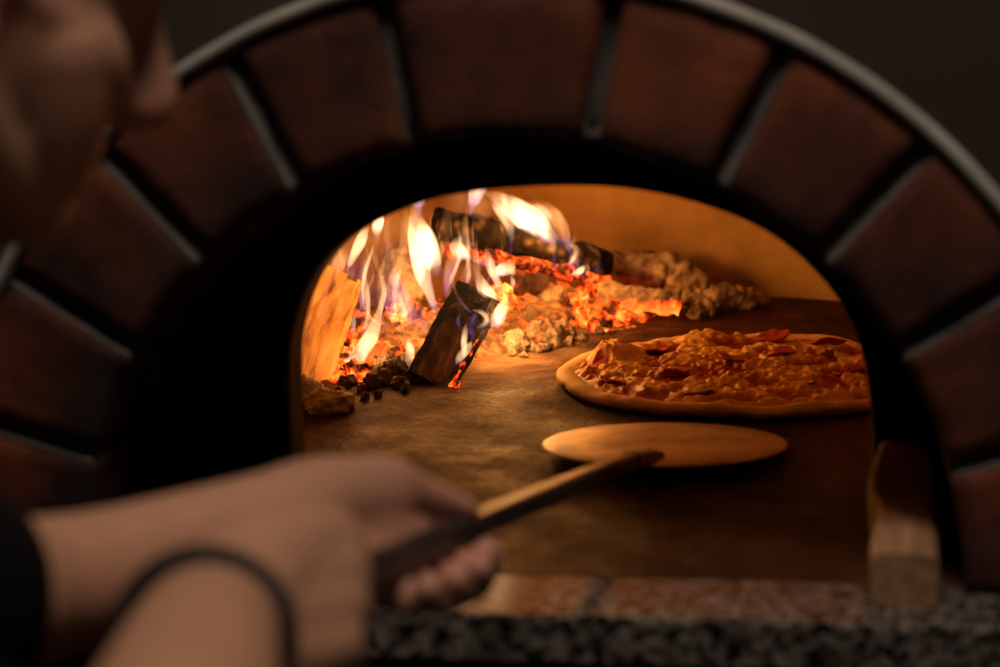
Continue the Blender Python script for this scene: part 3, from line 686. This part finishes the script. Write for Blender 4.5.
fire('flames', (-.13, .57, 0), 'small bright flames licking the lower edges of the charred log', [
    ([(409, 378, 4), (408, 364, 7), (410, 352, 10), (409, 344, 7), (408, 338, 2)], .575, 'flame_white'),
    ([(456, 364, 5), (461, 356, 9), (467, 349, 9), (471, 342, 3)], .56, 'flame_white'),
    ([(464, 354, 5), (464, 342, 7), (465, 332, 6), (466, 324, 2)], .57, 'flame_white'),
    ([(492, 326, 8), (497, 320, 15), (502, 309, 13), (506, 300, 6), (504, 293, 2)], .63, 'flame_white'),
    ([(477, 327, 3), (484, 325, 5), (487, 318, 5), (481, 312, 5), (473, 310, 2)], .60, 'flame_white'),
    ([(474, 340, 3), (471, 330, 6), (473, 320, 6), (477, 312, 2)], .59, 'flame_violet'),
    ([(462, 330, 2), (458, 322, 4), (460, 313, 2)], .59, 'flame_violet'),
    ([(413, 372, 3), (416, 362, 5), (412, 352, 2)], .58, 'flame_violet')])
fire('flames', (-.08, .86, 0), 'thin curling flames along the top of the long black log', [
    ([(562, 243, 6), (548, 235, 18), (532, 222, 28), (514, 208, 23), (500, 199, 15), (486, 192, 6)], .85, 'flame_white'),
    ([(512, 246, 3), (511, 234, 7), (508, 222, 12), (500, 210, 12), (492, 202, 6)], .83, 'flame_white'),
    ([(572, 258, 3), (567, 242, 9), (561, 226, 15), (551, 214, 17), (540, 206, 13), (529, 203, 5)], .88, 'flame_orange'),
    ([(553, 222, 3), (546, 213, 8), (538, 207, 8), (533, 206, 3)], .88, 'flame_white'),
    ([(553, 258, 3), (554, 246, 6), (549, 237, 8), (541, 231, 7), (534, 230, 3)], .86, 'flame_white'),
    ([(566, 268, 3), (574, 258, 5), (576, 249, 6), (570, 243, 5), (565, 240, 2)], .875, 'flame_white'),
    ([(555, 280, 3), (554, 268, 5), (554, 256, 5), (553, 248, 3)], .84, 'flame_violet'),
    ([(570, 276, 3), (576, 266, 5), (578, 256, 4), (575, 248, 2)], .86, 'flame_violet'),
    ([(594, 276, 4), (598, 264, 6), (597, 255, 6), (590, 247, 4), (584, 240, 2)], .89, 'flame_orange'),
    ([(571, 275, 4), (577, 273, 7), (582, 269, 6), (585, 265, 2)], .86, 'flame_white'),
    ([(585, 278, 2), (588, 270, 4), (586, 262, 2)], .87, 'flame_orange'),
    *wisps(7, 515, 600, 262, 282, 40, (.85, .90), ['flame_violet', 'flame_orange', 'flame_white']),
    ([(478, 240, 10), (476, 222, 24), (480, 207, 28), (488, 198, 12)], .82, 'flame_haze'),
    ([(450, 222, 8), (452, 210, 20), (462, 200, 22), (476, 194, 8)], .80, 'flame_haze'),
    ([(512, 262, 2), (511, 250, 4), (510, 238, 3)], .82, 'flame_violet')])

# ------------------------------------------------------------------ the person
def X(px, py, d, r): return (AD(px, py, d), r)
def limb(bm, pts, n=20, sub=6, flat=None):
    P = catmull([(*p, r) for p, r in pts], sub); tube(bm, [p[:3] for p in P], [p[3] for p in P], n, flat)
SH_R, SH_L = Vector((-.28, -.60, .22)), Vector((-.50, -.30, .23)); EL_R = AD(140, 1010, .53); EL_L = Vector((-.235, -.475, .105))
NECK = Vector((-.355, -.395, .275)); HIP = Vector((-.68, -.70, -.06)); CHEST = Vector((-.49, -.52, .14))
body = bmesh.new()
# head: local x = the person's right, y = forward, z = up
ear_p = AD(-14, -26, .83); HS = .90
th = math.radians(54); pit = math.radians(-24)
fw = Vector((math.sin(th)*math.cos(pit), math.cos(th)*math.cos(pit), math.sin(pit))); rt = Vector((math.cos(th), -math.sin(th), 0)); up_ = rt.cross(fw)
HM = Matrix((rt, fw, up_)).transposed()
HCt = ear_p-HM @ Vector((.078, -.004, .002))*HS
def hp(x, y, z): return HCt+HM @ Vector((x, y, z))*HS
def hb(x, y, z, r, sub=3, bmx=None): ball(bmx or body, hp(x, y, z), tuple(q*HS for q in r), sub, HM)
hb(0, -.012, .048, (.076, .098, .084), 4); hb(0, .022, .040, (.069, .076, .068), 4)
limb(body, [(hp(0, .010, .02), .066), (hp(0, .034, -.03), .058), (hp(0, .052, -.066), .042), (hp(0, .066, -.088), .026)], 28)   # face down to the chin
for s in (-1, 1):
    limb(body, [(hp(s*.052, .000, -.010), .020), (hp(s*.053, .004, -.042), .018), (hp(s*.040, .034, -.072), .017), (hp(s*.014, .070, -.092), .016)], 16)  # jaw
    limb(body, [(hp(s*.056, .020, .004), .016), (hp(s*.042, .056, -.010), .020), (hp(s*.028, .070, -.020), .020), (hp(s*.014, .084, -.022), .015)], 16)  # cheekbone
    limb(body, [(hp(s*.044, .048, -.014), .024), (hp(s*.034, .060, -.045), .024), (hp(s*.022, .066, -.070), .022)], 16)
    limb(body, [(hp(s*.046, .062, .034), .014), (hp(s*.028, .078, .038), .013), (hp(s*.008, .082, .034), .013)], 12)  # brow
    hb(s*.031, .069, .014, (.0140, .0140, .0130)); hb(s*.011, .101, -.026, (.009, .010, .008))
    # ear: bowl, rim and lobe
    hb(s*.074, -.006, .0, (.008, .017, .026)); hb(s*.078, .001, -.024, (.006, .009, .010))
    rim = [hp(s*(.077+.005*math.sin(q)), -.006-.017*math.cos(q+.3), .006+.025*math.sin(q)) for q in np.linspace(-.9, 3.0, 12)]
    tube(body, rim, [.0042]*12, 8)
limb(body, [(hp(0, .086, .034), .010), (hp(0, .100, .008), .0105), (hp(0, .113, -.018), .0135), (hp(0, .102, -.028), .011)], 12)
hb(0, .086, -.050, (.024, .014, .007)); hb(0, .084, -.062, (.021, .013, .008)); hb(0, .078, -.04, (.020, .018, .014)); hb(0, .065, -.045, (.036, .026, .036))
limb(body, [(hp(0, -.020, -.01), .056), (hp(0, -.032, -.06), .052), (NECK.lerp(hp(0, -.03, -.09), .45), .054), (NECK, .066)], 24)
# trunk
limb(body, [(NECK-Vector((.02, .02, .02)), .085), (CHEST, .125), (CHEST.lerp(HIP, .5), .120), (HIP, .135)], 28, 6)
limb(body, [(SH_L, .052), (SH_L.lerp(SH_R, .5)+Vector((0, 0, .01)), .075), (SH_R, .052)], 24)
KN = [Vector((-.74, -.58, -.50)), Vector((-.60, -.80, -.50))]; FT = [Vector((-.75, -.62, -.885)), Vector((-.62, -.87, -.885))]
for k in range(2):
    hh = HIP+(Vector((-.07, .07, -.05)) if k == 0 else Vector((.07, -.07, -.05)))
    limb(body, [(hh, .092), (hh.lerp(KN[k], .5), .078), (KN[k], .055), (KN[k].lerp(FT[k], .35), .054), (FT[k], .036)], 20)
    limb(body, [(FT[k]+Vector((-.03, -.03, -.03)), .030), (FT[k]+Vector((.06, .06, -.04)), .030), (FT[k]+Vector((.12, .12, -.045)), .020)], 14)
# far (left) arm and hand, holding the handle from below with the thumb on top
limb(body, [(SH_L, .052), (SH_L.lerp(EL_L, .5), .046), (EL_L, .039), X(-60, 606, .76, .036), X(30, 592, .80, .0305), X(110, 573, .83, .0275), X(200, 545, .86, .0250), X(285, 520, .885, .0235)], 22)
limb(body, [X(270, 524, .88, .0235), X(315, 506, .90, .0225), X(355, 500, .92, .0200), X(385, 497, .935, .0165)], 18)
for pts in ([X(300, 522, .89, .018), X(370, 528, .92, .0150), X(420, 545, .95, .0112)], [X(300, 530, .885, .018), X(360, 548, .91, .0150), X(414, 563, .93, .0112)],
            [X(290, 536, .88, .018), X(350, 564, .895, .0140), X(405, 580, .905, .0110)], [X(285, 540, .875, .017), X(345, 575, .88, .0130), X(392, 592, .885, .0100)]):
    limb(body, pts, 16)
limb(body, [X(345, 495, .915, .018), X(384, 489, .935, .0165), X(416, 495, .950, .0112), X(446, 503, .965, .0084), X(468, 510, .975, .0066)], 16)   # thumb
limb(body, [X(420, 547, .952, .0108), X(464, 573, .958, .0096), X(487, 566, .960, .0086), X(487, 552, .955, .0076)], 14)
limb(body, [X(414, 565, .932, .0108), X(454, 586, .938, .0098), X(477, 582, .940, .0088), X(478, 567, .933, .0078)], 14)
limb(body, [X(405, 582, .907, .0102), X(436, 598, .906, .0094), X(456, 592, .906, .0084), X(455, 578, .900, .0075)], 14)
limb(body, [X(392, 587, .885, .0092), X(408, 600, .880, .0084), X(427, 598, .878, .0076), X(429, 588, .872, .0068)], 14)
# near (right) arm and hand closed round the end of the handle
limb(body, [(SH_R, .052), (SH_R.lerp(EL_R, .5), .048), (EL_R, .041), X(165, 800, .62, .0385), X(190, 690, .70, .0320), X(205, 640, .755, .0285)], 22)
limb(body, [X(205, 638, .755, .0275), X(232, 606, .785, .0285), X(268, 572, .815, .0290), X(292, 566, .830, .0245)], 18)
for pts in ([X(225, 600, .780, .022), X(285, 556, .815, .0205), X(330, 546, .838, .0162)], [X(225, 615, .775, .022), X(285, 588, .805, .0200), X(335, 574, .828, .0165)],
            [X(222, 635, .770, .022), X(285, 620, .795, .0195), X(334, 608, .818, .0165)], [X(220, 650, .765, .022), X(280, 655, .785, .0185), X(330, 645, .805, .0155)]):
    limb(body, pts, 16)
limb(body, [X(324, 545, .835, .0120), X(346, 552, .862, .0104), X(340, 590, .882, .0094), X(316, 596, .874, .0084)], 14)
limb(body, [X(338, 574, .825, .0125), X(350, 594, .852, .0108), X(345, 622, .872, .0096), X(322, 622, .864, .0086)], 14)
limb(body, [X(337, 608, .815, .0122), X(347, 632, .842, .0104), X(340, 654, .860, .0092), X(320, 648, .853, .0082)], 14)
limb(body, [X(328, 645, .800, .0115), X(344, 668, .826, .0094), X(330, 684, .842, .0082), X(312, 676, .836, .0074)], 14)
limb(body, [X(255, 560, .820, .020), X(290, 530, .850, .0150), X(322, 530, .880, .0120), X(346, 548, .905, .0100)], 14)   # thumb
def solid(name, bm, m, voxel, smooth_it, parent=None):
    """melt overlapping volumes into one continuous skin"""
    me = bpy.data.meshes.new('tmp'); bmesh.ops.recalc_face_normals(bm, faces=bm.faces[:]); bm.to_mesh(me); bm.free()
    t = bpy.data.objects.new('tmp', me); COL.objects.link(t)
    r = t.modifiers.new('r', 'REMESH'); r.mode = 'VOXEL'; r.voxel_size = voxel; r.use_smooth_shade = True
    s = t.modifiers.new('s', 'SMOOTH'); s.factor = .5; s.iterations = smooth_it
    dg = bpy.context.evaluated_depsgraph_get(); me2 = bpy.data.meshes.new_from_object(t.evaluated_get(dg)); me2.name = name
    bpy.data.objects.remove(t); me2.polygons.foreach_set('use_smooth', [True]*len(me2.polygons)); me2.materials.clear(); me2.materials.append(m)
    o = bpy.data.objects.new(name, me2); COL.objects.link(o)
    if parent: o.parent = parent
    return o
person = solid('person', body, M['skin'], .0026, 7)
tag(person, 'person in a black shirt leaning in and holding the pizza peel with both hands', 'person')
co = np.empty(len(person.data.vertices)*3, np.float32); person.data.vertices.foreach_get('co', co); co = co.reshape(-1, 3)
hm = np.array(HM).T; loc = (co-np.array(HCt)) @ np.array(HM)/HS
base = np.tile(np.array([.54, .27, .16]), (len(co), 1))
def g(cx, cy, cz, s): return np.exp(-((loc[:, 0]-cx)**2+(loc[:, 1]-cy)**2+(loc[:, 2]-cz)**2)/s**2)[:, None]
stub = np.clip(g(0, .06, -.085, .045)*1.3+g(.05, .02, -.06, .03)+g(-.05, .02, -.06, .03), 0, 1)
base = base*(1-.55*stub)+np.array([.22, .15, .09])*.55*stub
redm = np.clip(g(.08, -.004, 0, .032)+g(-.08, -.004, 0, .032)+g(0, .113, -.02, .022)+g(0, .098, -.055, .018), 0, 1)
base = base*(1-.6*redm)+np.array([.66, .24, .18])*.6*redm
for (p, s) in ((AD(470, 511, .975), .03), (AD(488, 560, .955), .035), (AD(470, 585, .93), .035), (AD(400, 500, .94), .035), (AD(430, 600, .89), .035)):
    k = np.exp(-((co-np.array(p))**2).sum(1)/s**2)[:, None]; base = base*(1-.45*k)+np.array([.66, .27, .20])*.45*k
with_col(person, base)
# clothing
sh = bmesh.new()
limb(sh, [(NECK-Vector((.03, .03, .02)), .098), (CHEST, .142), (CHEST.lerp(HIP, .5), .138), (HIP, .150)], 28, 6)
limb(sh, [(SH_L, .068), (SH_L.lerp(SH_R, .5)+Vector((0, 0, .005)), .088), (SH_R, .068)], 24)
limb(sh, [(SH_L, .066), (SH_L.lerp(EL_L, .5), .060), (EL_L, .052), X(-110, 606, .75, .053), X(-72, 600, .765, .050)], 22)
limb(sh, [(SH_R, .066), (SH_R.lerp(EL_R, .5), .062), (SH_R.lerp(EL_R, .8), .058)], 22)
solid('shirt', sh, M['shirt'], .005, 4, person)
tr = bmesh.new()
limb(tr, [(HIP+Vector((0, 0, .03)), .146), (HIP+Vector((0, 0, -.05)), .15)], 24)
for k in range(2):
    hh = HIP+(Vector((-.07, .07, -.05)) if k == 0 else Vector((.07, -.07, -.05)))
    limb(tr, [(hh, .105), (hh.lerp(KN[k], .5), .092), (KN[k], .072), (KN[k].lerp(FT[k], .4), .068), (FT[k]+Vector((0, 0, .02)), .055)], 20)
solid('trousers', tr, M['trousers'], .007, 4, person)
for k in range(2):
    s_ = bmesh.new()
    limb(s_, [(FT[k]+Vector((-.035, -.035, -.028)), .038), (FT[k]+Vector((.06, .06, -.032)), .037), (FT[k]+Vector((.125, .125, -.036)), .030)], 16)
    for v in s_.verts: v.co.z = max(v.co.z, -.950)
    obj('shoe', s_, M['shoe'], person)
# hair: a short cap over the skull, cut at the hairline
hr = bmesh.new(); bmesh.ops.create_icosphere(hr, subdivisions=5, radius=1)
for v in hr.verts:
    p = v.co.copy(); n = 1+.03*fbm(p*9, 3); q = Vector((p.x*.083*n, -.012+p.y*.104*n, .050+p.z*.092*n)); v.co = q
hr.verts.ensure_lookup_table()
kill = [v for v in hr.verts if (v.co.y > .040 and v.co.z < .085-(.0 if v.co.y > .06 else .02)) or v.co.z < -.035 or (v.co.z < .012 and v.co.y > -.022)]
bmesh.ops.delete(hr, geom=kill, context='VERTS')
for v in hr.verts: v.co = HCt+HM @ v.co*HS
h_ = obj('hair', hr, M['hair'], person); sdm = h_.modifiers.new('thick', 'SOLIDIFY'); sdm.thickness = .006
# cord bracelet on the near wrist
WC = AD(206, 634, .765); wax = (AD(232, 600, .80)-AD(192, 690, .70)).normalized()
a_ = wax.cross(Vector((0, 0, 1))).normalized(); b_ = wax.cross(a_)
bm = bmesh.new(); nseg = 72; rings = []
for k in range(nseg):
    q = 2*PI*k/nseg; c = WC+(a_*math.cos(q)+b_*math.sin(q))*.0315; rad = (c-WC).normalized(); rings.append([c+rad*.0042*math.cos(2*PI*s/10)*(1+.12*math.sin(q*40))+wax*.0062*math.sin(2*PI*s/10) for s in range(10)])
vs = loft(bm, rings, cap=False)
for i in range(10): j = (i+1) % 10; bm.faces.new((vs[-1][i], vs[-1][j], vs[0][j], vs[0][i]))
br = obj('bracelet', bm, M['band'], person); br['label'] = 'dark cord bracelet'

# ------------------------------------------------------------------ light
def lamp(name, kind, loc, energy, color, size, rot=None, **k):
    l = bpy.data.lights.new(name, kind); l.energy = energy; l.color = color
    if kind == 'AREA': l.shape = 'DISK'; l.size = size
    else: l.shadow_soft_size = size
    o = bpy.data.objects.new(name, l); o.location = loc; COL.objects.link(o)
    if rot: o.rotation_euler = rot
    return o
lamp('fire_light', 'POINT', (-.165, .70, .100), .85, (1, .35, .055), .022)
lamp('fire_light', 'POINT', (-.205, .64, .06), .12, (1, .35, .055), .02)
lamp('fire_light', 'POINT', (-.08, .845, .09), .65, (1, .35, .055), .02)
lamp('fire_light', 'POINT', (-.105, .66, .045), .60, (1, .42, .10), .012)
lamp('fire_light', 'POINT', (-.214, .585, .035), .12, (1, .42, .12), .008)
cl_ = lamp('ceiling_lamp', 'AREA', (.20, -.62, 1.6), 11.5, (1, .85, .72), .55)
cl_.rotation_euler = (Vector((0, -.15, .1))-Vector(cl_.location)).to_track_quat('-Z', 'Y').to_euler()
w = bpy.data.worlds.new('World'); SC.world = w; w.use_nodes = True
w.node_tree.nodes['Background'].inputs[0].default_value = (.9, .85, .85, 1); w.node_tree.nodes['Background'].inputs[1].default_value = .012

# ------------------------------------------------------------------ camera
cam = bpy.data.cameras.new('Camera'); co_ = bpy.data.objects.new('Camera', cam); COL.objects.link(co_); SC.camera = co_
cam.sensor_width = 36; cam.lens = 72; cam.clip_start = .02
mt = Matrix((Vector(CR), Vector(CU), -Vector(CF))).transposed().to_4x4(); mt.translation = Vector(CP); co_.matrix_world = mt
cam.dof.use_dof = True; cam.dof.focus_distance = 1.72; cam.dof.aperture_fstop = 4.4
SC.view_settings.view_transform = 'Standard'; SC.view_settings.look = 'None'; SC.view_settings.gamma = 1; SC.view_settings.use_curve_mapping = False
SC.view_settings.exposure = 0
SC.cycles.use_denoising = True; SC.cycles.volume_max_steps = 256; SC.cycles.volume_step_rate = .3; SC.cycles.max_bounces = 8; SC.cycles.sample_clamp_indirect = 6
SC.cycles.transparent_max_bounces = 64; SC.cycles.volume_bounces = 0
